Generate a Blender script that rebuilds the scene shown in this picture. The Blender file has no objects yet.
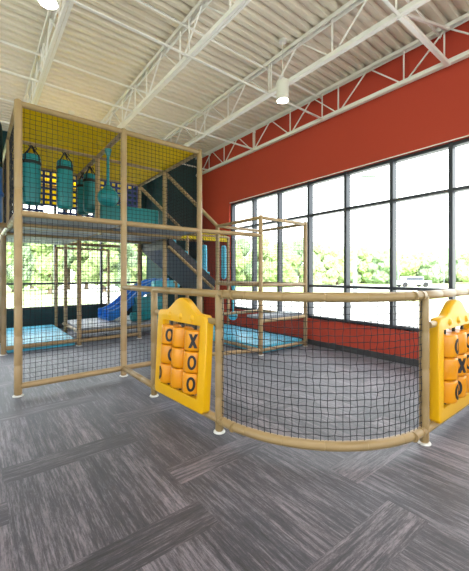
import bpy, bmesh, math, random
from mathutils import Vector, Matrix
R = random.Random(7)
PI = math.pi
col = bpy.context.scene.collection

# ---------------------------------------------------------------- colour / materials
def lin(c):
    return tuple(((v/255)/12.92 if v/255 <= .04045 else ((v/255+.055)/1.055)**2.4) for v in c)+(1,)
def mat(name, rgb, rough=.5, metal=0, noise=0.0, nscale=20, bump=0.0, bscale=60, spec=.5, emit=None, estr=0, stretch=None):
    m = bpy.data.materials.new(name); m.use_nodes = True
    nt = m.node_tree; b = nt.nodes['Principled BSDF']
    b.inputs['Base Color'].default_value = lin(rgb)
    b.inputs['Roughness'].default_value = rough
    b.inputs['Metallic'].default_value = metal
    b.inputs['Specular IOR Level'].default_value = spec
    tc = nt.nodes.new('ShaderNodeTexCoord')
    vec = tc.outputs['Object']
    if stretch:
        mp = nt.nodes.new('ShaderNodeMapping'); mp.inputs['Scale'].default_value = stretch
        nt.links.new(vec, mp.inputs['Vector']); vec = mp.outputs['Vector']
    if noise:
        n = nt.nodes.new('ShaderNodeTexNoise'); n.inputs['Scale'].default_value = nscale; n.inputs['Detail'].default_value = 4
        nt.links.new(vec, n.inputs['Vector'])
        mx = nt.nodes.new('ShaderNodeMix'); mx.data_type = 'RGBA'
        c = lin(rgb)
        mx.inputs['A'].default_value = tuple(min(1, v*(1-noise)) for v in c[:3])+(1,)
        mx.inputs['B'].default_value = tuple(min(1, v*(1+noise)) for v in c[:3])+(1,)
        nt.links.new(n.outputs['Fac'], mx.inputs['Factor'])
        nt.links.new(mx.outputs['Result'], b.inputs['Base Color'])
    if bump:
        n2 = nt.nodes.new('ShaderNodeTexNoise'); n2.inputs['Scale'].default_value = bscale; n2.inputs['Detail'].default_value = 3
        nt.links.new(vec, n2.inputs['Vector'])
        bp = nt.nodes.new('ShaderNodeBump'); bp.inputs['Strength'].default_value = bump; bp.inputs['Distance'].default_value = .01
        nt.links.new(n2.outputs['Fac'], bp.inputs['Height']); nt.links.new(bp.outputs['Normal'], b.inputs['Normal'])
    if emit:
        b.inputs['Emission Color'].default_value = lin(emit); b.inputs['Emission Strength'].default_value = estr
    return m

M = dict(
 foam=mat('tan_foam', (164,138,100), .38, noise=.10, nscale=3, bump=.12, bscale=9),
 foamf=mat('tan_foam_fence', (152,128,88), .36, noise=.12, nscale=3, bump=.12, bscale=9),
 net=mat('black_net', (26,28,36), .8),
 plate=mat('white_plate', (225,225,222), .4),
 yellow=mat('yellow_plastic', (226,172,0), .35, noise=.05, nscale=6),
 amber=mat('amber_plastic', (220,144,2), .3, noise=.05, nscale=8),
 letter=mat('black_letter', (22,20,20), .5),
 roofy=mat('yellow_roof_vinyl', (240,212,14), .5, noise=.08, nscale=4),
 teal=mat('teal_vinyl', (20,132,142), .38, noise=.06, nscale=3, bump=.15, bscale=8),
 aqua=mat('aqua_vinyl', (84,190,222), .4, noise=.05, nscale=3),
 strap=mat('black_strap', (24,24,28), .6),
 navy=mat('navy_lattice', (34,56,128), .5),
 blue=mat('blue_plastic', (28,130,226), .3, noise=.05, nscale=4),
 bluelt=mat('pale_blue_line', (130,185,235), .3),
 gpad=mat('grey_platform_vinyl', (150,156,168), .5, noise=.1, nscale=5),
 dpad=mat('charcoal_ramp_vinyl', (92,96,108), .5, noise=.12, nscale=6),
 edge=mat('dark_edge', (48,50,58), .6),
 red=mat('red_wall', (192,74,56), .75, noise=.05, nscale=1.2, bump=.03, bscale=200, spec=.25),
 green=mat('dark_green_wall', (34,66,70), .7, noise=.06, nscale=1.5, spec=.25),
 white=mat('white_paint', (246,244,238), .45, noise=.03, nscale=5),
 deck=mat('white_deck', (230,221,203), .55, noise=.04, nscale=2.5),
 base=mat('charcoal_base', (58,60,64), .6),
 frame=mat('dark_window_metal', (62,66,74), .42, metal=.3),
 plainwall=mat('plain_wall', (238,236,230), .8),
 cyl=mat('white_lamp_body', (230,228,220), .4),
 lampface=mat('lamp_glow', (255,240,210), .4, emit=(255,235,200), estr=2.5),
 grass=mat('grass', (176,192,134), .9, noise=.3, nscale=.6),
 asphalt=mat('pale_parking_lot', (212,210,205), .9, noise=.08, nscale=.4),
 leaf=mat('hazy_leaf_green', (150,168,116), .9, noise=.3, nscale=1.6, bump=.5, bscale=3),  # outdoor haze is put into these pale leaf colours
 leafd=mat('hazy_leaf_dark', (132,152,120), .9, noise=.3, nscale=1.6, bump=.5, bscale=3),
 bark=mat('bark', (110,96,80), .9, noise=.3, nscale=8),
 pole=mat('light_grey_pole', (120,126,136), .6),
 car=mat('silver_car', (170,174,182), .3, metal=.3), carb=mat('blue_car', (150,158,180), .3, metal=.3),
 cglass=mat('car_glass', (60,66,76), .1), tyre=mat('tyre', (40,40,42), .9),
 shed=mat('pale_wall_outside', (225,222,215), .8), roof=mat('grey_roof', (150,150,155), .8),
)
# pane
g = bpy.data.materials.new('clear_pane'); g.use_nodes = True; nt = g.node_tree; nt.nodes.clear()
o_ = nt.nodes.new('ShaderNodeOutputMaterial'); mx = nt.nodes.new('ShaderNodeMixShader'); tr = nt.nodes.new('ShaderNodeBsdfTransparent')
gl = nt.nodes.new('ShaderNodeBsdfGlossy'); gl.inputs['Roughness'].default_value = .02; tr.inputs['Color'].default_value = (.94,.97,.96,1)
mx.inputs['Fac'].default_value = .05
nt.links.new(tr.outputs[0], mx.inputs[1]); nt.links.new(gl.outputs[0], mx.inputs[2]); nt.links.new(mx.outputs[0], o_.inputs[0]); M['pane'] = g
m_ = M['roofy']; nt = m_.node_tree; b_ = nt.nodes['Principled BSDF']; tl = nt.nodes.new('ShaderNodeBsdfTranslucent'); tl.inputs['Color'].default_value = lin((245,228,30)); mx = nt.nodes.new('ShaderNodeMixShader'); mx.inputs['Fac'].default_value = .6
nt.links.new(b_.outputs[0], mx.inputs[1]); nt.links.new(tl.outputs[0], mx.inputs[2]); nt.links.new(mx.outputs[0], nt.nodes['Material Output'].inputs[0])

# carpet : 9 x 36 inch planks, blocks of four laid one way then one across
def carpet():
    m = bpy.data.materials.new('plank_carpet'); m.use_nodes = True; nt = m.node_tree; N = nt.nodes; L = nt.links
    b = N['Principled BSDF']; b.inputs['Roughness'].default_value = .5; b.inputs['Specular IOR Level'].default_value = .5; b.inputs['Sheen Weight'].default_value = .35; b.inputs['Sheen Tint'].default_value = (.82,.87,1,1); b.inputs['Sheen Roughness'].default_value = .4
    def ma(op, a, b_=None, c=None):
        n = N.new('ShaderNodeMath'); n.operation = op
        for i, v in enumerate((a, b_, c)):
            if v is None: continue
            if isinstance(v, (int, float)): n.inputs[i].default_value = v
            else: L.new(v, n.inputs[i])
        return n.outputs[0]
    geo = N.new('ShaderNodeNewGeometry'); sp = N.new('ShaderNodeSeparateXYZ'); L.new(geo.outputs['Position'], sp.inputs[0])
    x, y = sp.outputs[0], sp.outputs[1]
    u = ma('DIVIDE', ma('SUBTRACT', x, .15), .914); c = ma('FLOOR', u); fu = ma('FRACT', u)
    v = ma('DIVIDE', ma('SUBTRACT', ma('SUBTRACT', y, 1.486), ma('MULTIPLY', c, .43)), 1.143)
    rv = ma('FLOOR', v); fr = ma('MULTIPLY', ma('FRACT', v), 1.143)
    isx = ma('LESS_THAN', fr, .229)
    pk = ma('FLOOR', ma('MULTIPLY', fu, 4))
    notx = ma('SUBTRACT', 1, isx)
    pid = ma('ADD', ma('MULTIPLY', pk, notx), ma('MULTIPLY', isx, 9))
    seed = ma('ADD', ma('ADD', ma('MULTIPLY', c, 17.3), ma('MULTIPLY', rv, 5.7)), ma('MULTIPLY', pid, 3.1))
    wn = N.new('ShaderNodeTexWhiteNoise'); wn.noise_dimensions = '1D'; L.new(seed, wn.inputs['W'])
    # along / across
    al = ma('ADD', ma('MULTIPLY', x, isx), ma('MULTIPLY', y, notx))
    ac = ma('ADD', ma('MULTIPLY', y, isx), ma('MULTIPLY', x, notx))
    def grain(sa, sc, det, off):
        cb = N.new('ShaderNodeCombineXYZ'); L.new(ma('ADD', ma('MULTIPLY', al, sa), off), cb.inputs[0]); L.new(ma('MULTIPLY', ac, sc), cb.inputs[1]); L.new(ma('MULTIPLY', seed, 2.3), cb.inputs[2])
        n = N.new('ShaderNodeTexNoise'); n.inputs['Scale'].default_value = 1; n.inputs['Detail'].default_value = det; n.inputs['Roughness'].default_value = .72; L.new(cb.outputs[0], n.inputs['Vector']); return n.outputs['Fac']
    g1 = grain(3.4, 52, 7, 0); g2 = grain(22, 140, 3, 7); g3 = grain(1.4, 7, 2, 3)
    fine = N.new('ShaderNodeTexNoise'); fine.inputs['Scale'].default_value = 160; L.new(geo.outputs['Position'], fine.inputs['Vector'])
    s = ma('ADD', ma('ADD', ma('MULTIPLY', g1, .62), ma('MULTIPLY', g2, .26)), ma('ADD', ma('MULTIPLY', g3, .25), ma('MULTIPLY', fine.outputs['Fac'], .10)))
    s = ma('ADD', s, ma('MULTIPLY', ma('SUBTRACT', wn.outputs['Value'], .5), .08))
    rp = N.new('ShaderNodeValToRGB'); e = rp.color_ramp.elements
    e[0].position = .46; e[0].color = lin((16,14,17)); e[1].position = .80; e[1].color = lin((138,129,136))
    k = e.new(.60); k.color = lin((54,50,55))
    L.new(s, rp.inputs[0])
    # slightly brown or blue planks
    tint = N.new('ShaderNodeMix'); tint.data_type = 'RGBA'; tint.blend_type = 'MULTIPLY'; tint.inputs['Factor'].default_value = 1
    rt = N.new('ShaderNodeValToRGB'); rt.color_ramp.elements[0].color = (1.0,.965,.97,1); rt.color_ramp.elements[1].color = (.94,.965,1,1)
    wn2 = N.new('ShaderNodeTexWhiteNoise'); wn2.noise_dimensions = '1D'; L.new(ma('ADD', seed, 71.7), wn2.inputs['W'])
    L.new(wn2.outputs['Value'], rt.inputs[0]); L.new(rp.outputs[0], tint.inputs['A']); L.new(rt.outputs[0], tint.inputs['B'])
    L.new(tint.outputs['Result'], b.inputs['Base Color'])
    bp = N.new('ShaderNodeBump'); bp.inputs['Strength'].default_value = .25; bp.inputs['Distance'].default_value = .004
    L.new(s, bp.inputs['Height']); L.new(bp.outputs[0], b.inputs['Normal'])
    return m
M['carpet'] = carpet()

# ---------------------------------------------------------------- object helpers
def tag(o, label=None, cat=None, group=None, kind=None):
    if label: o['label'] = label
    if cat: o['category'] = cat
    if group: o['group'] = group
    if kind: o['kind'] = kind
    return o
def thing(name, label, cat, loc=(0,0,0), rz=0, group=None, kind=None):
    o = bpy.data.objects.new(name, None); col.objects.link(o); o.location = loc; o.rotation_euler = (0,0,rz)
    o.empty_display_size = .1
    return tag(o, label, cat, group, kind)
def link(name, bm, m, parent=None, smooth=True, world=True):
    me = bpy.data.meshes.new(name)
    bmesh.ops.recalc_face_normals(bm, faces=bm.faces)
    bm.to_mesh(me); bm.free()
    if smooth:
        for p in me.polygons: p.use_smooth = True
        try: me.set_sharp_from_angle(angle=math.radians(40))
        except Exception: pass
    me.materials.append(M[m])
    o = bpy.data.objects.new(name, me); col.objects.link(o)
    if parent:
        o.parent = parent
        if world: o.matrix_parent_inverse = root_matrix(parent).inverted()
    return o
def root_matrix(p):
    m = Matrix.LocRotScale(p.location, p.rotation_euler, p.scale)
    if p.parent: m = root_matrix(p.parent) @ p.matrix_parent_inverse @ m
    return m
def box(bm, lo, hi, bev=0):
    t = bmesh.new(); bmesh.ops.create_cube(t, size=1)
    for v in t.verts:
        v.co = Vector([(lo[i]+hi[i])/2 + v.co[i]*(hi[i]-lo[i]) for i in range(3)])
    if bev: bmesh.ops.bevel(t, geom=list(t.edges), offset=bev, segments=3, profile=.6, affect='EDGES')
    merge(bm, t); return bm
def merge(bm, t):
    me = bpy.data.meshes.new('tmp'); t.to_mesh(me); t.free(); bm.from_mesh(me); bpy.data.meshes.remove(me)
def sweep(bm, pts, rad, n=14, cap=True, flat=None):
    """tube along points, radius per point"""
    pts = [Vector(p) for p in pts]
    if not isinstance(rad, (list, tuple)): rad = [rad]*len(pts)
    T = []
    for i in range(len(pts)):
        a = pts[max(i-1,0)]; b = pts[min(i+1,len(pts)-1)]; d = (b-a)
        T.append(d.normalized() if d.length > 1e-9 else Vector((0,0,1)))
    up = Vector((0,0,1)) if abs(T[0].z) < .9 else Vector((1,0,0))
    N = (up - T[0]*up.dot(T[0])).normalized(); rings = []
    for i, p in enumerate(pts):
        N = (N - T[i]*N.dot(T[i])).normalized(); B = T[i].cross(N); ring = []
        for k in range(n):
            a = 2*PI*(k+.5)/n
            ring.append(bm.verts.new(p + (N*math.cos(a) + B*math.sin(a))*rad[i]))
        rings.append(ring)
    for i in range(len(rings)-1):
        for k in range(n):
            bm.faces.new((rings[i][k], rings[i][(k+1)%n], rings[i+1][(k+1)%n], rings[i+1][k]))
    if cap: bm.faces.new(rings[0][::-1]); bm.faces.new(rings[-1])
    return bm
def foam_tube(path, r, seg=.34, n=16):
    """foam sleeve pipe with shallow joints"""
    bm = bmesh.new(); P = [Vector(p) for p in path]
    L = [0]
    for i in range(1, len(P)): L.append(L[-1] + (P[i]-P[i-1]).length)
    tot = L[-1]; k = max(1, round(tot/seg)); S = {}
    for i, l in enumerate(L): S[round(l,4)] = r
    for j in range(1, k):
        s = tot*j/k
        S[round(s-.012,4)] = r; S[round(s,4)] = r*.9; S[round(s+.012,4)] = r
    # rounded ends
    S[0.0] = r*.72; S[round(.012,4)] = r*.97; S[round(tot-.012,4)] = r*.97; S[round(tot,4)] = r*.72
    def at(s):
        s = min(max(s,0),tot)
        for i in range(1, len(P)):
            if s <= L[i]+1e-9:
                f = (s-L[i-1])/max(L[i]-L[i-1],1e-9); return P[i-1].lerp(P[i], f)
        return P[-1]
    ks = sorted(S)
    sweep(bm, [at(s) for s in ks], [S[s]*(1+R.uniform(-.015,.015)) for s in ks], n); return bm
def lathe(bm, c, prof, n=28):
    """prof list of (r,z)"""
    c = Vector(c); rings = []
    for r, z in prof:
        rings.append([bm.verts.new(c+Vector((max(r,1e-4)*math.cos(2*PI*k/n), max(r,1e-4)*math.sin(2*PI*k/n), z))) for k in range(n)])
    for i in range(len(rings)-1):
        for k in range(n): bm.faces.new((rings[i][k], rings[i][(k+1)%n], rings[i+1][(k+1)%n], rings[i+1][k]))
    bm.faces.new(rings[0][::-1]); bm.faces.new(rings[-1]); return bm
def net_mesh(grid_fn, nu, nv, r=.0024, jit=.003):
    """square knotted net over a parametric patch; grid_fn(i/nu, j/nv) -> point"""
    bm = bmesh.new(); G = [[None]*(nv+1) for _ in range(nu+1)]
    for i in range(nu+1):
        for j in range(nv+1):
            p = Vector(grid_fn(i/nu, j/nv))
            if 0 < i < nu and 0 < j < nv: p += Vector((R.uniform(-jit,jit), R.uniform(-jit,jit), R.uniform(-jit,jit)))
            G[i][j] = p
    for i in range(nu+1): sweep(bm, G[i], r, 3, False)
    for j in range(nv+1): sweep(bm, [G[i][j] for i in range(nu+1)], r, 3, False)
    return bm
def net(parent, a, b, z0, z1, pitch=.057, r=.0026, za=None):
    """vertical net between plan points a and b"""
    A = Vector((a[0],a[1],0)); B = Vector((b[0],b[1],0)); w = (B-A).length
    nu = max(2, round(w/pitch)); nv = max(2, round((z1-z0)/pitch))
    return link('net_panel', net_mesh(lambda u,v: A.lerp(B,u)+Vector((0,0,z0+(z1-z0)*v)), nu, nv, r), 'net', parent, smooth=False)
def quadnet(parent, p00, p10, p11, p01, pitch=.055, r=.0024):
    p00,p10,p11,p01 = map(Vector,(p00,p10,p11,p01))
    nu = max(2, round((p10-p00).length/pitch)); nv = max(2, round((p01-p00).length/pitch))
    return link('net_panel', net_mesh(lambda u,v: p00.lerp(p10,u).lerp(p01.lerp(p11,u),v), nu, nv, r), 'net', parent, smooth=False)

# ---------------------------------------------------------------- camera
F = 330.0; HY = 275.3; YAW = math.radians(38.18); EYE = 1.37
cam = bpy.data.cameras.new('camera'); co = bpy.data.objects.new('camera', cam); col.objects.link(co)
co.location = (0,0,EYE); co.rotation_euler = (PI/2, 0, -YAW)
cam.sensor_fit = 'VERTICAL'; cam.sensor_height = 24; cam.lens = F/571*24; cam.shift_y = (HY-285.5)/571
cam.clip_start = .05; cam.clip_end = 400
bpy.context.scene.camera = co

# ---------------------------------------------------------------- room
XW = 5.22; XB = 4.12; YB = 8.3; YF = 9.6; XL = -5.0; YN = -4.0; ZC = 4.82
WZ0, WZ1 = .51, 3.25; T1, T2 = 1.158, 2.577
def struct(name, bm, m, smooth=False): return tag(link(name, bm, m, smooth=smooth), kind='structure')
bm = bmesh.new(); box(bm, (XL,YN,-.12), (XW+.2,YF+.2,0)); struct('floor', bm, 'carpet')
# corrugated ceiling: ribs run across (along X), profile along Y
bm = bmesh.new(); pitch = .152; y = YN; prof = []
while y < YF:
    prof += [(y, ZC), (y+.060, ZC), (y+.082, ZC+.055), (y+.130, ZC+.055)]; y += pitch
prof.append((y, ZC))
lo = [bm.verts.new((XL, a, b)) for a, b in prof]; hi = [bm.verts.new((XW+.1, a, b)) for a, b in prof]
for i in range(len(prof)-1): bm.faces.new((lo[i], lo[i+1], hi[i+1], hi[i]))
box(bm, (XL,YN,ZC+.075), (XW+.2,YF+.2,ZC+.16))
struct('ceiling', bm, 'deck')
# right wall with window opening
MY = [1.779+.845*k for k in range(-6, 7)]   # mullion lines
YJ0, YJ1 = MY[0], MY[-1]
bm = bmesh.new()
box(bm, (XW,YN,0), (XW+.2,YF+.2,WZ0)); box(bm, (XW,YN,WZ1), (XW+.2,YF+.2,ZC+.07))
box(bm, (XW,YJ1+.02,WZ0), (XW+.2,YF+.2,WZ1)); box(bm, (XW,YN,WZ0), (XW+.2,YJ0-.02,WZ1))
struct('wall_right', bm, 'red')
# far wall
bm = bmesh.new(); FX0, FX1 = -3.04, 4.85
box(bm, (XL,YF,0), (XW,YF+.2,WZ0)); box(bm, (XL,YF,WZ1), (XW,YF+.2,ZC+.07))
box(bm, (XL,YF,WZ0), (FX0,YF+.2,WZ1)); box(bm, (FX1,YF,WZ0), (XW,YF+.2,WZ1))
struct('wall_far', bm, 'green')
bm = bmesh.new(); box(bm, (XB,YB,0), (XW,YF,ZC)); struct('wall_corner', bm, 'green')
bm = bmesh.new()
for lo_, hi_ in (((XL-.2,YN,0),(XL,YF,WZ0)), ((XL-.2,YN,WZ1),(XL,YF,ZC)), ((XL-.2,YN,WZ0),(XL,-3.5,WZ1)), ((XL-.2,6.0,WZ0),(XL,YF,WZ1))): box(bm, lo_, hi_)
struct('wall_left', bm, 'plainwall')
bm = bmesh.new()
for lo_, hi_ in (((XL,YN-.2,0),(XW,YN,WZ0)), ((XL,YN-.2,WZ1),(XW,YN,ZC)), ((XL,YN-.2,WZ0),(-4.6,YN,WZ1)), ((4.7,YN-.2,WZ0),(XW,YN,WZ1))): box(bm, lo_, hi_)
struct('wall_near', bm, 'plainwall')
bm = bmesh.new(); box(bm, (XW-.014,YN,0), (XW,YB,.105), .003); struct('baseboard_right', bm, 'base')
bm = bmesh.new(); box(bm, (XL,YF-.014,0), (XB,YF,.105), .003); struct('baseboard_far', bm, 'base')
# white strip standing in for the highlight along the head of the opening
bm = bmesh.new(); box(bm, (XW-.004,YJ0,WZ1-.004), (XW+.012,YJ1,WZ1+.008)); struct('highlight_strip', bm, 'white')
bm = bmesh.new(); box(bm, (XW-.012,YJ0-.02,WZ0-.02), (XW+.08,YJ1+.02,WZ0)); struct('trim_2', bm, 'red')
def window(name, lines, mk, flip):
    """mk(a,b,d0,d1,z0,z1) -> lo,hi box; a,b along the wall, d depth from the inner wall face"""
    w = thing(name, None, None); w['kind'] = 'structure'
    for s in lines:
        bm = bmesh.new(); box(bm, *mk(s-.026, s+.026, .06, .19, WZ0, WZ1), .003); link('mullion', bm, 'frame', w)
    for z in (WZ0+.03, T1, T2, WZ1-.03):
        h = .024
        bm = bmesh.new(); box(bm, *mk(lines[0], lines[-1], .07, .185, z-h, z+h), .003); link('transom', bm, 'frame', w)
    for i in range(len(lines)-1):
        for z0, z1 in ((WZ0+.05,T1-.02),(T1+.02,T2-.02),(T2+.02,WZ1-.05)):
            bm = bmesh.new(); a, b = mk(lines[i]+.02, lines[i+1]-.02, .165, .171, z0, z1)
            # one thin sheet
            if flip: vs = [(a[0],a[1],a[2]),(a[0],b[1],a[2]),(a[0],b[1],b[2]),(a[0],a[1],b[2])]
            else: vs = [(a[0],a[1],a[2]),(b[0],a[1],a[2]),(b[0],a[1],b[2]),(a[0],a[1],b[2])]
            bm.faces.new([bm.verts.new(v) for v in vs]); link('pane', bm, 'pane', w)
window('window_1', MY, lambda a,b,d0,d1,z0,z1: ((XW+d0,a,z0),(XW+d1,b,z1)), True)
window('window_2', [2.82-1.17*k for k in range(5,-1,-1)]+[3.99,4.83], lambda a,b,d0,d1,z0,z1: ((a,YF+d0,z0),(b,YF+d1,z1)), False)

window('added_window_near', [-4.58+1.324*k for k in range(8)], lambda a,b,d0,d1,z0,z1: ((a,YN-d1,z0),(b,YN-d0,z1)), False)  # unseen window, added to bring daylight in from behind the camera
window('added_window_left', [-3.48+1.352*k for k in range(8)], lambda a,b,d0,d1,z0,z1: ((XL-d1,a,z0),(XL-d0,b,z1)), True)  # unseen window on the left, added to brighten the upper room

# ---------------------------------------------------------------- roof joists
JX = [.79, 2.255, 3.74, 5.12]; ZB = 4.27; ZT = 4.76
jl = ['white open-web roof joist above the left end of the play tower', 'white open-web roof joist, second from the left, running to the tower roof',
      'white open-web roof joist with the widest bottom chord, passing beside the can light', 'white open-web roof joist running close along the red wall']
def bar(a, b, w):
    bm = bmesh.new(); sweep(bm, [a, b], w, 4); return bm
for J, x in enumerate(JX):
    yend = YB if x > XB else YF
    t = thing('roof_joist', jl[J], 'roof joist', (x, YN, ZB), group='white open-web roof joists')
    for nm, z, hw in (('bottom_chord', ZB, .034), ('top_chord', ZT, .042)):
        bm = bmesh.new()
        for s in (-1, 1):
            box(bm, (x+s*hw-.004 if s>0 else x-hw-.004, YN, z-.0), (x+s*hw+.004, yend, z+.055))
            box(bm, (min(x+s*.003,x+s*hw), YN, z-.004 if nm=='bottom_chord' else z+.050), (max(x+s*.003,x+s*hw), yend, z+.004 if nm=='bottom_chord' else z+.058))
        link(nm, bm, 'white', t, smooth=False)
    y = 2.1-.30*J-1.15*6
    while y < yend:
        for a, b in (((x,y,ZB+.03),(x,y,ZT+.02)), ((x,y+.03,ZB+.03),(x,y+.575,ZT+.03)), ((x,y+.575,ZT+.03),(x,y+1.12,ZB+.03))):
            if min(a[1],b[1]) > YN+.05 and max(a[1],b[1]) < yend: link('web_bar', bar(a, b, .013), 'white', t, smooth=False)
        y += 1.15
rows = [(-2.3,'behind the camera'), (-.3,'nearest overhead'), (1.75,'over the curved fence'), (3.8,'in front of the tower'), (5.7,'over the tower roof'), (7.6,'behind the tower roof')]
for q, (y, w) in enumerate(rows):
    if y < 1: continue
    t = thing('joist_bridging', f'white cross bridging row between the roof joists {w}', 'bridging', (JX[0],y,ZB), group='bridging rows between the joists')
    xs = [XL]+JX
    bm = bmesh.new(); box(bm, (XL,y-.018,ZB-.012), (JX[-1],y+.018,ZB-.006)); box(bm, (XL,y+.014,ZB-.012), (JX[-1],y+.018,ZB+.028)); link('lower_angle', bm, 'white', t, smooth=False)
    bm = bmesh.new(); box(bm, (XL,y+.116,ZT+.0), (XW,y+.136,ZT+.004)); box(bm, (XL,y+.132,ZT-.02), (XW,y+.136,ZT+.004)); link('upper_angle', bm, 'white', t, smooth=False)
    for x in JX: link('clip', bar((x,y+.05,ZB+.02), (x,y+.05,ZC-.012), .012), 'white', t, smooth=False)
    if y < 2:
        link('brace', bar((JX[2],y,ZB+.0), (JX[3],y,ZB), .036), 'white', t, smooth=False)
        link('brace', bar((JX[2],y,ZB+.03), (JX[3],y,ZT), .022), 'white', t, smooth=False)
# can lights
def can(x, y, label, power=22, z=3.93):
    t = thing('can_light', label, 'ceiling light', (x,y,z), group='white can lights')
    bm = bmesh.new(); lathe(bm, (x,y,z), [(.080,.12),(.080,.0),(.088,0),(.088,.28),(.080,.286),(0.001,.286)]); link('lamp_housing', bm, 'cyl', t)
    bm = bmesh.new(); lathe(bm, (x,y,z), [(.076,.112),(.076,.115)]); link('lamp_face', bm, 'lampface', t)
    bm = bmesh.new(); sweep(bm, [(x,y,z+.28),(x,y,ZC)], .008, 8); link('stem', bm, 'cyl', t)
    bm = bmesh.new(); lathe(bm, (x,y,ZC-.03), [(.06,0),(.06,.03)]); link('canopy', bm, 'cyl', t)
    l = bpy.data.lights.new('can_bulb', 'AREA'); l.shape = 'DISK'; l.size = .12; l.energy = power; l.color = (1,.95,.88); l.spread = PI
    lo_ = bpy.data.objects.new('bulb', l); col.objects.link(lo_); lo_.location = (x,y,z+.105); lo_.parent = t; lo_.matrix_parent_inverse = root_matrix(t).inverted()
FILL_CANW = 60  # power of the unseen cans, added for fill after the two visible ones
can(3.55, 3.37, 'white cylindrical can light hanging between joists by the red wall', 16)
can(.54, 3.52, 'white cylindrical can light at the top left corner of the view', 16)
for x, y, w_ in [(.5,.6,'above the open carpet in front of the fence'),(4.3,.6,'above the fence run by the near windows'),(-3,4,'left of the play tower'),(-3,.6,'left of the open carpet'),(.5,-2.6,'at the near wall, middle'),
        (4.3,-2.6,'at the near wall beside the windows'),(-3,-2.6,'in the near left corner of the room'),(1.6,7.6,'behind the tower roof'),(-2,7.6,'far left near the far windows')]:
    can(x, y, 'added white can light for fill, hanging '+w_, FILL_CANW)

# ---------------------------------------------------------------- play structure helpers
def foot(parent, x, y, r=.04):
    bm = bmesh.new(); lathe(bm, (x,y,0), [(r*1.35,.001),(r*1.35,.008),(r*1.2,.013),(r*.8,.014)]); link('foot_plate', bm, 'plate', parent)
def post(parent, x, y, z1, r=.04, z0=.012, m='foam', plate=True):
    o = link('post', foam_tube([(x,y,z0),(x,y,z1)], r), m, parent)
    if plate and z0 < .05: foot(parent, x, y, r)
    return o
def rail(parent, a, b, r=.036, m='foam', name='rail'):
    return link(name, foam_tube([a,b], r), m, parent)

# main tower
X = [.385, 1.59, 2.80]; Y = [4.46, 5.68, 6.90, 8.12]; ZD = 2.077; ZR = 3.32
tower = thing('play_tower', 'tall tan-piped play tower with black netting and a yellow roof', 'play structure', (1.59,5.68,0))
for i, x in enumerate(X):
    for j, y in enumerate(Y[:3]):
        if (i, j) in ((1, 1), (0, 1)): post(tower, x, y, ZR, .038, z0=ZD)
        else: post(tower, x, y, ZR+.04, .042)
for x in X[:2]: post(tower, x, Y[3], ZR, .036)
for z in (ZD, ZR):
    for j, y in enumerate(Y[:3]):
        for i in (0, 1): rail(tower, (X[i],y,z), (X[i+1],y,z))
    for x in X:
        for j in (0, 1): rail(tower, (x,Y[j],z), (x,Y[j+1],z))
for i in (0,1): rail(tower, (X[i],Y[3],ZR), (X[i+1],Y[3],ZR)); rail(tower, (X[i],Y[3],ZD), (X[i+1],Y[3],ZD))
for x in X[:2]: rail(tower, (x,Y[2],ZR), (x,Y[3],ZR)); rail(tower, (x,Y[2],ZD), (x,Y[3],ZD))
for i in (0,1):
    rail(tower, (X[i],Y[0],.11), (X[i+1],Y[0],.11))
rail(tower, (X[0],Y[2],.11), (X[1],Y[2],.11)); rail(tower, (X[1],Y[2],.10), (X[2],Y[2],.10)); 
rail(tower, (X[0],Y[1],ZD), (X[0]-.40,Y[1],ZD))
# intermediate beams under the deck
for y in (5.07, 6.29): rail(tower, (X[0],y,ZD-.05), (X[2],y,ZD-.05), .028)
# nets
for i in (0,1):
    net(tower, (X[i],Y[0]), (X[i+1],Y[0]), .13, ZD-.03); net(tower, (X[i],Y[0]), (X[i+1],Y[0]), ZD+.03, ZR-.03)
for j in (0,1):
    net(tower, (X[0],Y[j]), (X[0],Y[j+1]), ZD+.03, ZR-.03, .045, .003)
for i in (0,1): net(tower, (X[i],Y[2]), (X[i+1],Y[2]), .13, ZD-.06)
net(tower, (X[2],Y[0]), (X[2],Y[1]), ZD+.03, ZR-.03)
# decks
for i in (0,1):
    for j in (0,1,2):
        if (i,j) == (1,2): continue
        bm = bmesh.new()
        for q in (0,1):
            a = Y[j]+.04+q*.58
            box(bm, (X[i]+.045,a,ZD-.035), (X[i+1]-.045,a+.55,ZD+.02), .012)
        link('deck_pad', bm, 'gpad', tower)
# yellow roof panels
for i in (0,1):
    for j in (0,1,2):
        bm = bmesh.new(); box(bm, (X[i]+.02,Y[j]+.02,ZR+.005), (X[i+1]-.02,Y[j+1]-.02,ZR+.03), .006); link('roof_panel', bm, 'roofy', tower)
    bm = bmesh.new(); box(bm, (X[i]+.04,Y[3]-.01,2.92), (X[i+1]-.04,Y[3]+.012,ZR), .004); link('yellow_valance', bm, 'roofy', tower)
# navy lattice
def lattice(x0, x1, y, z0, z1, nx, nz, skip=()):
    bm = bmesh.new(); pw = (x1-x0)/nx; ph = (z1-z0)/nz; bw = .020
    for i in range(nx):
        for k in range(nz):
            if (i,k) in skip: continue
            xa, za = x0+i*pw, z0+k*ph
            o4 = [(xa,za),(xa+pw,za),(xa+pw,za+ph),(xa,za+ph)]; i4 = [(xa+bw,za+bw),(xa+pw-bw,za+bw),(xa+pw-bw,za+ph-bw),(xa+bw,za+ph-bw)]
            fr = [[bm.verts.new((p[0],yy,p[1])) for p in o4+i4] for yy in (y, y+.02)]
            for q in range(4):
                n = (q+1)%4
                bm.faces.new((fr[0][q],fr[0][n],fr[0][4+n],fr[0][4+q])); bm.faces.new((fr[1][q],fr[1][n],fr[1][4+n],fr[1][4+q]))
                bm.faces.new((fr[0][4+q],fr[0][4+n],fr[1][4+n],fr[1][4+q]))
    bmesh.ops.remove_doubles(bm, verts=bm.verts, dist=.0005)
    return bm
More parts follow.
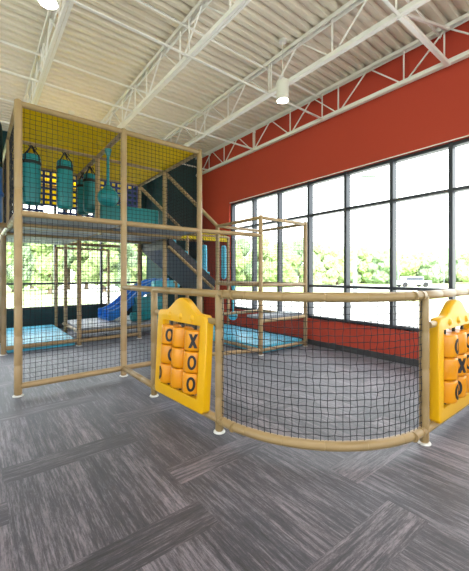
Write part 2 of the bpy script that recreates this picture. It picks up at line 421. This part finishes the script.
link('lattice_panel', lattice(X[0]+.04, X[1]-.04, Y[2]-.01, ZD+.04, ZR-.03, 10, 11, {(5,4),(6,4),(5,3),(6,3),(5,5)}-{(5,5)}), 'navy', tower, smooth=False)
link('lattice_panel', lattice(X[1]+.04, X[2]-.04, Y[2]-.01, ZD+.04, ZR-.03, 10, 11), 'navy', tower, smooth=False)

# bench block on the deck
bm = bmesh.new(); box(bm, (1.68,5.80,ZD+.022), (2.74,6.25,2.60), .03)
tag(link('padded_block', bm, 'teal'), 'long teal padded block lying on the upper deck of the tower', 'foam block')

# ---------------------------------------------------------------- hanging bags
def heavy_bag(x, y, ztop, zb, r, label):
    t = thing('punching_bag', label, 'punching bag', (x,y,ztop), group='teal punching bags on the upper deck')
    zt = ztop-.13; bm = bmesh.new()
    lathe(bm, (x,y,0), [(.001,zb),(r*.7,zb+.004),(r*.95,zb+.03),(r,zb+.07),(r*1.02,(zb+zt)/2),(r,zt-.05),(r*.95,zt-.015),(r*.7,zt),(.001,zt+.002)]); link('bag_body', bm, 'teal', t)
    bm = bmesh.new(); lathe(bm, (x,y,0), [(r*1.0,zt-.15),(r*1.05,zt-.148),(r*1.05,zt-.105),(r*1.0,zt-.103)]); link('band', bm, 'strap', t)
    for k in range(4):
        a = PI/4+k*PI/2; c, s = math.cos(a), math.sin(a)
        bm = bmesh.new(); sweep(bm, [(x,y,ztop+.015),(x+c*r*.5,y+s*r*.5,zt+.05),(x+c*r*1.0,y+s*r*1.0,zt-.02),(x+c*r*1.04,y+s*r*1.04,zt-.13)], .010, 6); link('strap', bm, 'strap', t)
    bm = bmesh.new(); sweep(bm, [(x-.04,y,ztop+.012),(x-.02,y,ztop-.02),(x,y,ztop-.03)], .008, 6); sweep(bm, [(x,y,ztop-.03),(x+.05,y,ztop-.005),(x+.07,y+.01,ztop-.03)], .008, 6); link('tie', bm, 'strap', t)
heavy_bag(.655, Y[1], ZR-.04, 2.41, .118, 'large teal punching bag nearest the left corner post of the upper deck')
heavy_bag(1.10, Y[1], ZR-.04, 2.40, .112, 'teal punching bag hanging in the middle of the left upper bay')
heavy_bag(X[1], 6.60, ZR-.04, 2.50, .105, 'shorter teal punching bag, left one of the close pair hung farther back')
heavy_bag(X[1], 6.14, ZR-.04, 2.47, .105, 'teal punching bag, right one of the close pair beside the lattice')
def ball_bag(x, y, ztop, zc, r, label, m='teal'):
    t = thing('ball_bag', label, 'hanging ball', (x,y,ztop))
    bm = bmesh.new(); pr = [(.001,zc-r*.92)]
    for k in range(1, 12):
        a = -PI/2+k*PI/14; pr.append((r*math.cos(a), zc+r*.92*math.sin(a)))
    pr += [(r*.42,zc+r*.97),(r*.22,zc+r*1.15),(r*.17,zc+r*1.3),(.001,zc+r*1.31)]
    lathe(bm, (x,y,0), pr); link('ball', bm, m, t)
    bm = bmesh.new(); lathe(bm, (x,y,0), [(r*.98,zc-.012),(r*1.012,zc-.008),(r*1.012,zc+.008),(r*.98,zc+.012)]); link('seam', bm, 'teal', t)
    bm = bmesh.new(); sweep(bm, [(x,y,zc+r*1.2),(x,y,ztop-.06)], .021, 10); lathe(bm, (x,y,0), [(.022,ztop-.12),(.045,ztop-.04),(.05,ztop)]); link('padded_rope', bm, m, t)
    return t
ball_bag(X[1], 5.13, ZR-.035, 2.55, .155, 'round teal ball bag on a padded rope beside the front middle post')

# ---------------------------------------------------------------- side tower by the window wall
SX = [3.85, 5.02]; SY = [4.17, 5.45]; ST = 2.36
side = thing('side_tower', 'low tan-piped side tower with see-through netting by the windows', 'play structure', (4.5,4.9,0))
for x in SX:
    for y in SY: post(side, x, y, ST+.04, .038)
for z in (ST, 1.20, .58, .08):
    r = .03
    for y in SY: 
        if z == 1.20 and y == SY[1]: pass
        rail(side, (SX[0],y,z), (SX[1],y,z), r)
    for x in SX:
        if not (z == .58 and x == SX[0]): rail(side, (x,SY[0],z), (x,SY[1],z), r)
rail(side, (X[2],Y[0],ZD), (SX[0],SY[0],2.055), .034); rail(side, (X[2],Y[0],.10), (SX[0],SY[0],.09), .034)
for a, b in (((SX[0],SY[0]),(SX[1],SY[0])), ((SX[1],SY[0]),(SX[1],SY[1])), ((SX[0],SY[1]),(SX[1],SY[1])), ((SX[0],SY[0]),(SX[0],SY[1]))):
    net(side, a, b, 1.23, ST-.12 if a[0]!=b[0] else ST-.3, .05, .0018)
net(side, (SX[0],SY[0]), (SX[1],SY[0]), .61, 1.17, .05, .0018); net(side, (SX[0],SY[0]), (SX[1],SY[0]), .11, .55, .05, .0018)
net(side, (X[2],Y[0]), (SX[0],SY[0]), .13, 2.02, .052, .0018)
bm = bmesh.new(); box(bm, (SX[0]+.04,SY[0]+.04,.60), (SX[1]-.04,SY[0]+.42,.655), .015); link('deck_pad', bm, 'gpad', side)

# far small tower behind
far = thing('back_tower', 'tan-piped play tower with yellow top band standing behind the ramp', 'play structure', (4.4,7.2,0))
FXs = [3.9, 5.1]; FYs = [6.75, 7.95]
for x in FXs:
    for y in FYs: post(far, x, y, 2.36, .036)
for z in (2.34, 1.20):
    for y in FYs: rail(far, (FXs[0],y,z), (FXs[1],y,z), .028)
    for x in FXs: rail(far, (x,FYs[0],z), (x,FYs[1],z), .028)
for x in FXs: rail(far, (x,SY[1],1.20), (x,FYs[0],1.20), .028)
bm = bmesh.new(); box(bm, (3.5,6.72,2.22), (5.05,6.76,2.31), .01); link('yellow_band', bm, 'roofy', far)
bm = bmesh.new(); box(bm, (3.5,6.74,2.36), (5.05,7.9,2.39), .01); link('yellow_roof', bm, 'roofy', far)
net(far, (FXs[0],FYs[0]), (FXs[1],FYs[0]), 1.23, 2.2, .055, .0018)
def pillar(x, y, z0, z1, r, label):
    bm = bmesh.new(); lathe(bm, (x,y,0), [(r*.3,z0),(r*.85,z0+.03),(r,z0+.1),(r,z1-.1),(r*.8,z1-.02),(r*.2,z1)])
    tag(link('foam_roller', bm, 'aqua'), label, 'foam roller')
pillar(4.05, 6.25, 1.28, 2.06, .065, 'upright aqua foam roller just right of the front right tower post')
pillar(4.63, 6.30, 1.28, 2.08, .065, 'upright aqua foam roller beside the red wall end')
ball_bag(4.48, 5.75, 1.17, .47, .10, 'small aqua teardrop ball hanging low by the aqua mat', 'aqua')
rail(far, (4.48,SY[1],1.20), (4.48,FYs[0],1.20), .026)

# aqua mats
def mat_obj(lo, hi, label, seam):
    t = thing('floor_mat', label, 'play mat', (lo[0],lo[1],0), group='aqua floor mats'); bm = bmesh.new(); box(bm, lo, hi, .02); link('mat_pad', bm, 'aqua', t)
    return t
mat_obj((SX[0]+.03,SY[0]+.05,.01), (SX[1]-.03,6.65,.14), 'aqua padded mat under the side tower by the red wall', None)
mat_obj((.44,6.96,.01), (1.53,9.3,.145), 'pale aqua padded mat at the far left of the tower floor', None)

# ramp
ramp = thing('climbing_ramp', 'steep charcoal padded ramp with tan handrails descending from the upper deck', 'ramp', (3.35,6.2,1.6))
R0 = (2.84, ZD-.03); R1 = (3.88, 1.22)
def slab(y0, y1, a, b, th):
    bm = bmesh.new(); vs = []
    for y in (y0,y1):
        for p, dz in ((a,0),(b,0),(b,-th),(a,-th)): vs.append(bm.verts.new((p[0],y,p[1]+dz)))
    bm.faces.new(vs[:4][::-1]); bm.faces.new(vs[4:])
    for k in range(4): bm.faces.new((vs[k],vs[(k+1)%4],vs[4+(k+1)%4],vs[4+k]))
    return bm
link('ramp_pad', slab(5.66,6.84,R0,R1,.17), 'dpad', ramp, smooth=False)
for y in (5.62, 6.86):
    link('side_beam', slab(y-.03,y+.03,(R0[0],R0[1]+.06),(R1[0],R1[1]+.06),.15), 'edge', ramp, smooth=False)
    rail(ramp, (R0[0],y-.005,R0[1]-.13), (R1[0],y-.005,R1[1]-.13), .03)
rail(ramp, (2.80,5.68,3.30), (SX[0],SY[1],ST), .036, name='handrail'); rail(ramp, (2.80,6.90,3.30), (SX[0],6.75,ST), .036, name='handrail')
quadnet(ramp, (2.84,5.66,ZD+.1), (3.88,5.52,1.3), (3.88,5.52,ST-.05), (2.84,5.66,3.22), .055)
# foam steps on the ramp
for k in range(4):
    f = (k+.5)/4; xx = R0[0]+(R1[0]-R0[0])*f; zz = R0[1]+(R1[1]-R0[1])*f
    bm = bmesh.new(); box(bm, (xx-.10,5.72,zz-.05), (xx+.10,6.78,zz+.12), .02); link('foam_step', bm, 'aqua', ramp)

# low platform, slide, logs
low = thing('low_platform', 'low grey padded platform on tan rails where the blue slide lands', 'platform', (2.2,7.5,0))
bm = bmesh.new(); box(bm, (1.64,7.0,.24), (3.75,8.5,.32), .02); link('platform_pad', bm, 'gpad', low)
rail(low, (1.62,6.95,.25), (3.75,6.95,.25), .034); rail(low, (1.62,6.95,.25), (1.62,8.5,.25), .034); rail(low, (3.75,6.95,.25), (3.75,8.5,.25), .034)
post(low, 1.60, 9.25, ZD, .036); post(low, 2.88, 9.25, ZD, .036); post(low, 3.72, 6.95, 1.2, .034); rail(low, (1.60,9.25,ZD-.02), (2.88,9.25,ZD-.02), .03)
slide = thing('slide', 'bright blue wavy plastic slide dropping to the low grey platform', 'slide', (2.4,8.4,.33))
pts = [(2.38,.385),(2.48,.39),(2.62,.45),(2.77,.55),(2.94,.70),(3.1,.84),(3.25,.94),(3.43,1.02),(3.6,1.08),(3.9,1.12)]
def slide_bed(y0, y1):
    bm = bmesh.new(); cs = [(y0,.16),(y0+.035,.17),(y0+.06,.0),(y0+.12,-.01),(y1-.12,-.01),(y1-.06,.0),(y1-.035,.17),(y1,.16),(y1,-.05),(y0,-.05)]
    rings = [[bm.verts.new((x,c[0],z+c[1])) for c in cs] for x, z in pts]
    for i in range(len(rings)-1):
        for k in range(len(cs)): bm.faces.new((rings[i][k],rings[i][(k+1)%len(cs)],rings[i+1][(k+1)%len(cs)],rings[i+1][k]))
    bm.faces.new(rings[0]); bm.faces.new(rings[-1][::-1]); return bm
link('chute', slide_bed(7.66, 8.05), 'blue', slide); link('chute', slide_bed(8.08, 8.47), 'blue', slide)
for y in (7.68, 8.065, 8.45):
    bm = bmesh.new(); sweep(bm, [(x,y,z+.17) for x, z in pts], .012, 8); link('lip', bm, 'bluelt', slide)
bm = bmesh.new(); sweep(bm, [(3.80,7.9,1.14),(3.82,7.9,1.15),(4.09,7.9,1.16)], [.10,.12,.12], 20)
def log(a, b, r, m, label):
    a = Vector(a); b = Vector(b); bm2 = bmesh.new(); d = (b-a)
    sweep(bm2, [a, a+d*.03, a+d*.5, b-d*.03, b], [r*.85,r,r,r,r*.85], 22)
    tag(link('foam_log', bm2, m), label, 'foam log')
bm.free()
log((3.35,7.45,1.14), (4.05,7.45,1.14), .105, 'aqua', 'fat aqua foam log lying level at the head of the blue slide')
rail(low, (3.35,7.45,1.00), (3.72,7.45,1.00), .03); post(low, 3.72, 7.45, 1.0, .03)
log((2.75,7.25,.44), (3.6,7.25,.44), .11, 'teal', 'teal foam log resting on the low grey platform')
bm = bmesh.new(); box(bm, (2.98,7.5,.325), (3.65,7.8,.85), .03); tag(link('padded_block', bm, 'teal'), 'upright teal padded block on the low platform beside the slide', 'foam block')

# blue and dark-green tube slide, cut by the left edge of the photo
tube = thing('tube_slide', 'blue tube slide with dark green domed top at the left edge', 'tube slide', (-.1,6.3,0))
TX, TY = -.02, 5.83
bm = bmesh.new(); lathe(bm, (TX,TY,0), [(.31,2.9),(.335,2.92),(.335,3.42),(.325,3.52),(.28,3.64),(.19,3.73),(.08,3.77),(.001,3.775)]); link('dome', bm, 'green', tube)
bm = bmesh.new(); lathe(bm, (TX,TY,0), [(.32,2.12),(.335,2.15),(.335,2.5),(.352,2.51),(.352,2.55),(.335,2.56),(.335,2.90)]); link('tube_section', bm, 'blue', tube)
bm = bmesh.new(); sweep(bm, [(TX,TY,2.2),(TX-.08,TY,1.9),(-.45,5.9,1.45),(-.95,6.1,1.05),(-1.5,6.3,.72),(-2.1,6.35,.42)], [.32,.33,.34,.34,.34,.34], 28); link('tube_section', bm, 'blue', tube)

# ---------------------------------------------------------------- front safety fence
FZ = 1.207; fr = .037
P2 = (1.59,4.46); P5 = (1.60,3.51); P4 = (1.68,2.35); P6 = (2.88,1.16)
fence = thing('safety_fence', 'tan-piped safety fence with a netted curved corner in front of the tower', 'fence', (1.68,2.35,0))
for p in (P5, P4, P6, (4.10,1.16)): post(fence, p[0], p[1], FZ+.0, .038, m='foamf')
arc = [(P6[0]-1.2*math.cos(a), P4[1]-1.19*math.sin(a)) for a in [PI/2*k/24 for k in range(25)]]
for z in (FZ, .11):
    link('curved_rail', foam_tube([(x,y,z) for x, y in arc], fr, .3), 'foamf', fence)
    rail(fence, (P2[0],P2[1],z), (P5[0],P5[1],z), .035, 'foamf'); rail(fence, (P5[0],P5[1],z), (P4[0],P4[1],z), .035, 'foamf')
    rail(fence, (P6[0],P6[1],z), (4.10,1.16,z), fr, 'foamf'); rail(fence, (4.10,1.16,z), (XW-.02,1.16,z), fr, 'foamf')
def arcp(u, v):
    a = PI/2*u; rr = 1.2
    return (P6[0]-rr*math.cos(a), P4[1]-rr*.9917*math.sin(a), .13+(FZ-.15)*v)
link('net_panel', net_mesh(arcp, 35, 20, .0031, .005), 'net', fence, smooth=False)
# sleeve clamps where curved rails meet posts
for p, d in ((P4,(0,-1)), (P6,(-1,0))):
    for z in (FZ, .11):
        for k in range(2):
            s = .07+.12*k
            bm = bmesh.new(); q = Vector((p[0],p[1],z)); dv = Vector((d[0],d[1],0)); sweep(bm, [q+dv*s, q+dv*(s+.008)], fr+.0035, 16); link('tie_band', bm, 'foamf', fence)
# ---------------------------------------------------------------- noughts and crosses panels
def wrap_piece(bm, poly_rows, R0_, th, zc, off, cx, cy, rot):
    """grid rows of (u,v) -> thin shell on cylinder surface; th centre angle"""
    lay = []
    for rr in (R0_+.0035, R0_-.004):
        lay.append([[bm.verts.new((cx+rr*math.sin(th+u/R0_+rot), cy-rr*math.cos(th+u/R0_+rot), zc+v)) for u, v in row] for row in poly_rows])
    n, m = len(poly_rows), len(poly_rows[0])
    for i in range(n-1):
        for k in range(m-1):
            for l in lay: bm.faces.new((l[i][k],l[i][k+1],l[i+1][k+1],l[i+1][k]))
    for k in range(m-1):
        for i in (0,n-1): bm.faces.new((lay[0][i][k],lay[0][i][k+1],lay[1][i][k+1],lay[1][i][k]))
    for i in range(n-1):
        for k in (0,m-1): bm.faces.new((lay[0][i][k],lay[0][i+1][k],lay[1][i+1][k],lay[1][i][k]))
def glyph(bm, ch, R_, th, zc, cx, cy, rot):
    if ch == 'O':
        rows = []
        for s in (1.0, .55):
            rows.append([(s*.042*math.cos(2*PI*k/32)*(1 if s==1 else .85), (.066 if s==1 else .042)*math.sin(2*PI*k/32)) for k in range(33)])
        wrap_piece(bm, rows, R_, th, zc, 0, cx, cy, rot)
    else:
        for sg in (1,-1):
            rows = []
            for w in (-.0145,.0145):
                rows.append([(sg*.029*t+w, .064*t) for t in [-1+2*k/10 for k in range(11)]])
            wrap_piece(bm, rows, R_, th, zc, 0, cx, cy, rot)
def ttt_panel(loc, rz, label, marks, width=.87, lean=0.0):
    """local frame: u along +x, front faces -y"""
    t = thing('noughts_and_crosses_panel', label, 'play panel', loc, rz)
    hw = width/2; zt = 1.005; zb = .135
    out = [(-hw,zb+.03),(-hw+.03,zb),(hw-.03,zb),(hw,zb+.03),(hw,zt-.04),(hw-.04,zt)]
    a0 = hw*.62
    out += [(a0,zt+.008)]
    for k in range(1, 16):
        f = k/16; u = a0*(1-2*f); out.append((u, zt+.008+.135*(.5-.5*math.cos(2*PI*f))**.75))
    out += [(-a0,zt+.008),(-hw+.04,zt),(-hw,zt-.04)]
    iw = .325; z0, z1 = .245, .905
    inn = [(-iw,z0),(iw,z0),(iw,z1),(-iw,z1)]
    bm = bmesh.new(); E = []
    for loop in (out, inn):
        vs = [bm.verts.new((u,-.04,z)) for u, z in loop]
        E += [bm.edges.new((vs[i],vs[(i+1)%len(vs)])) for i in range(len(vs))]
    bmesh.ops.triangle_fill(bm, edges=E, use_beauty=True, use_dissolve=False)
    fs = list(bm.faces); ex = bmesh.ops.extrude_face_region(bm, geom=fs)
    for v in [g for g in ex['geom'] if isinstance(g, bmesh.types.BMVert)]: v.co.y += .08
    bmesh.ops.recalc_face_normals(bm, faces=bm.faces)
    be = [e for e in bm.edges if len(e.link_faces)==2 and e.calc_face_angle(0) > .9]
    bmesh.ops.bevel(bm, geom=be, offset=.009, segments=3, profile=.5, affect='EDGES')
    board = link('board', bm, 'yellow', t, world=False)
    for u in (-.2,-.0,.2):
        bm = bmesh.new(); c = Vector((u,-.038,.965)); sweep(bm, [c+Vector((0,.02,0)), c+Vector((0,-.004,0)), c+Vector((0,-.016,0))], [.036,.034,.018], 16); link('boss', bm, 'yellow', board, world=False)
    D = .100; 
    for ci, u in enumerate((-.212, 0, .212)):
        bm = bmesh.new(); sweep(bm, [(u,0,z0-.01),(u,0,z1+.01)], .014, 10); link('axle', bm, 'strap', t, world=False)
        for ri, zc in enumerate((.765,.570,.375)):
            h = .0935; bm = bmesh.new()
            lathe(bm, (u,0,zc), [(D*.90,-h),(D*.97,-h+.006),(D,-h+.018),(D,h-.018),(D*.97,h-.006),(D*.90,h)], 40)
            d = link('drum', bm, 'amber', t, world=False)
            mk = marks[ri][ci]
            if mk:
                bm = bmesh.new(); glyph(bm, mk[0], D, math.radians(mk[1]), zc, u, 0, 0); link('letter_'+('nought' if mk[0]=='O' else 'cross'), bm, 'letter', d, smooth=False, world=False)
    # mounting rod stubs
    bm = bmesh.new(); sweep(bm, [(-hw-.10,0,.965),(-hw+.02,0,.965)], .027, 14); link('mounting_rod', bm, 'foamf', t, world=False)
    bm = bmesh.new(); sweep(bm, [(hw-.02,0,.965),(hw+.10,0,.965)], .027, 14); link('mounting_rod', bm, 'foamf', t, world=False)
    t.rotation_euler = (lean, 0, rz)
    return t
# panel on the left run faces -X : local +x -> world -Y
ang = math.atan2(P4[1]-P5[1], P4[0]-P5[0])
ttt_panel((1.575,2.885,0), ang, 'yellow noughts-and-crosses panel on the fence run left of the curved net',
   [[('O',48),None,('X',44)], [('O',68),None,('O',42)], [('O',-16),None,('O',42)]], lean=-.055)
ttt_panel((3.44,1.135,0), 0, 'yellow noughts-and-crosses panel cut by the right edge of the photo',
   [[('O',2),None,('O',-40)], [None,('X',-32),('O',-40)], [('O',4),('O',-56),('O',-10)]])

# ---------------------------------------------------------------- outside
bm = bmesh.new(); box(bm, (-140,-120,-.5), (160,160,-.22)); struct('ground_grass', bm, 'grass')
bm = bmesh.new(); box(bm, (5.6,-60,-.22), (20,60,-.18)); box(bm, (34,-60,-.22), (46,60,-.18)); struct('ground_parking', bm, 'asphalt')
bm = bmesh.new(); box(bm, (-16,11.5,-.22), (5.6,15,-.18)); box(bm, (-16,-16,-.22), (5.6,11.5,-.18)); struct('ground_path_bounce', bm, 'asphalt')  # second slab is paving added to keep green bounce off the ceiling
def tree(x, y, h, w, label, m='leaf', seed=0):
    rr = random.Random(seed); t = thing('tree', label, 'tree', (x,y,-.2), group='trees beyond the windows')
    bm = bmesh.new(); sweep(bm, [(x,y,-.25),(x+.1,y,h*.3),(x,y+.1,h*.6)], [w*.06,w*.045,w*.02], 8); link('trunk', bm, 'bark', t)
    bm = bmesh.new()
    for k in range(22):
        f = rr.random(); a = rr.uniform(0,2*PI); z = h*(.10+.80*f); q = w*.5*math.sin(PI*min(.95,.2+.75*f))*rr.uniform(.3,.8); s = w*rr.uniform(.14,.24)
        tb = bmesh.new(); bmesh.ops.create_icosphere(tb, subdivisions=3, radius=s)
        for v in tb.verts:
            n = v.co.normalized(); v.co *= 1+.16*math.sin(n.x*9+k)*math.cos(n.y*8+k*2)+.12*math.sin(n.z*17+n.x*13)+rr.uniform(-.09,.09)
            v.co += Vector((x+q*math.cos(a), y+q*math.sin(a), z))
        merge(bm, tb)
    link('crown', bm, m, t, smooth=False)
def wpt(px, d):
    r = (px-234.5)/F*d; return (r*math.cos(YAW)+d*math.sin(YAW), -r*math.sin(YAW)+d*math.cos(YAW))
k = 0
for px, d, top, w, m in [(228,46,238,7,'leaf'),(243,42,240,6,'leafd'),(262,50,236,8,'leaf'),(281,46,244,7,'leaf'),(300,52,240,8,'leafd'),(318,48,242,7,'leaf'),(336,54,243,8,'leaf'),
        (352,60,248,8,'leafd'),(366,54,246,8,'leaf'),(383,62,250,9,'leafd'),(402,64,252,9,'leaf'),(418,60,249,8,'leaf'),(433,66,252,8,'leafd'),(447,62,252,9,'leafd'),(463,64,250,9,'leaf'),(480,60,250,9,'leaf'),(310,40,254,5,'leaf'),(330,42,256,5,'leaf')]:
    w *= .72; d += (k%3)*5.5; x, y = wpt(px, d); tree(x, y, EYE+(275-top)*d/F, w, 'pale green leafy tree in the row beyond the car park', m, k); k += 1
for px, d, top, w, m in [(-6,30,216,7,'leaf'),(14,27,222,6,'leafd'),(32,31,214,7,'leaf'),(50,28,220,6,'leaf'),(68,32,215,7,'leafd'),(86,28,222,6,'leaf'),(104,31,218,7,'leaf'),(122,29,222,6,'leafd'),(140,33,220,7,'leaf'),(158,30,224,6,'leaf'),(174,33,222,7,'leaf')]:
    w *= .55; d += (k%3)*4; x, y = wpt(px, d); tree(x, y, EYE+(275-top)*d/F, w, 'green leafy tree on the lawn seen through the far windows', m, k+50); k += 1
def lamp_pole(px, d, top, r, label, heads):
    x, y = wpt(px, d); h = EYE+(275.3-top)*d/F
    t = thing('parking_light', label, 'light pole', (x,y,-.2), group='car park light poles')
    bm = bmesh.new(); sweep(bm, [(x,y,-.2),(x,y,h)], [r,r*.7], 10); link('pole', bm, 'pole', t)
    for s in heads:
        bm = bmesh.new(); dx, dy = math.cos(YAW)*s, -math.sin(YAW)*s
        sweep(bm, [(x,y,h-.15),(x+dx*.5,y+dy*.5,h)], .05, 6); link('arm', bm, 'pole', t)
        bm = bmesh.new(); box(bm, (-.55,-.22,-.07), (.55,.22,.07), .03)
        for v in bm.verts: v.co = Matrix.Rotation(-YAW,3,'Z') @ v.co + Vector((x+dx*1.0,y+dy*1.0,h+.02))
        link('lamp_head', bm, 'pole', t)
lamp_pole(355, 24, 176, .16, 'tall pale light pole with two heads right outside the windows', (-1,1))
lamp_pole(398, 58, 241, .12, 'distant light pole with one head in the car park', (1,))
lamp_pole(444, 62, 251, .10, 'distant light pole nearest the right edge of the windows', (-1,))
def car(px, d, label, m):
    x, y = wpt(px, d); t = thing('car', label, 'car', (x,y,-.18), -YAW)
    def L(nm, bm, mm): link(nm, bm, mm, t, world=False)
    bm = bmesh.new(); box(bm, (-2.2,-.88,.28), (2.2,.88,.85), .16); L('body', bm, m)
    bm = bmesh.new(); box(bm, (-1.35,-.76,.8), (1.25,.76,1.42), .24); L('cabin', bm, m)
    bm = bmesh.new(); box(bm, (-1.15,-.775,.93), (1.05,.775,1.28), .05); L('side_window', bm, 'cglass')
    for sx in (-1.35,1.35):
        for sy in (-.8,.8):
            bm = bmesh.new(); sweep(bm, [(sx,sy-.1,.33),(sx,sy+.1,.33)], .33, 18); L('wheel', bm, 'tyre')
car(412, 44, 'silver car parked far off, seen above the window sill rail', 'car')

# ---------------------------------------------------------------- light
sn = bpy.data.lights.new('sun', 'SUN'); sn.energy = 9; sn.angle = .02; sn.color = (1,.96,.88); so = bpy.data.objects.new('sun', sn); col.objects.link(so)
so.rotation_euler = Vector((-.55,-.62,.75)).to_track_quat('Z','Y').to_euler(); so.location = (-20,-20,30)
w = bpy.data.worlds.new('sky'); bpy.context.scene.world = w; w.use_nodes = True; nt = w.node_tree
bg = nt.nodes['Background']; bg.inputs['Strength'].default_value = 4.2
tc = nt.nodes.new('ShaderNodeTexCoord'); sp = nt.nodes.new('ShaderNodeSeparateXYZ'); rp = nt.nodes.new('ShaderNodeValToRGB')
nt.links.new(tc.outputs['Generated'], sp.inputs[0]); nt.links.new(sp.outputs[2], rp.inputs[0]); nt.links.new(rp.outputs[0], bg.inputs['Color'])
rp.color_ramp.elements[0].color = (1,.99,.96,1); rp.color_ramp.elements[1].color = (.80,.90,1,1)
sc = bpy.context.scene
sc.view_settings.view_transform = 'Standard'; sc.view_settings.look = 'None'; sc.view_settings.exposure = 0.36; sc.view_settings.gamma = 1
sc.view_settings.use_curve_mapping = False
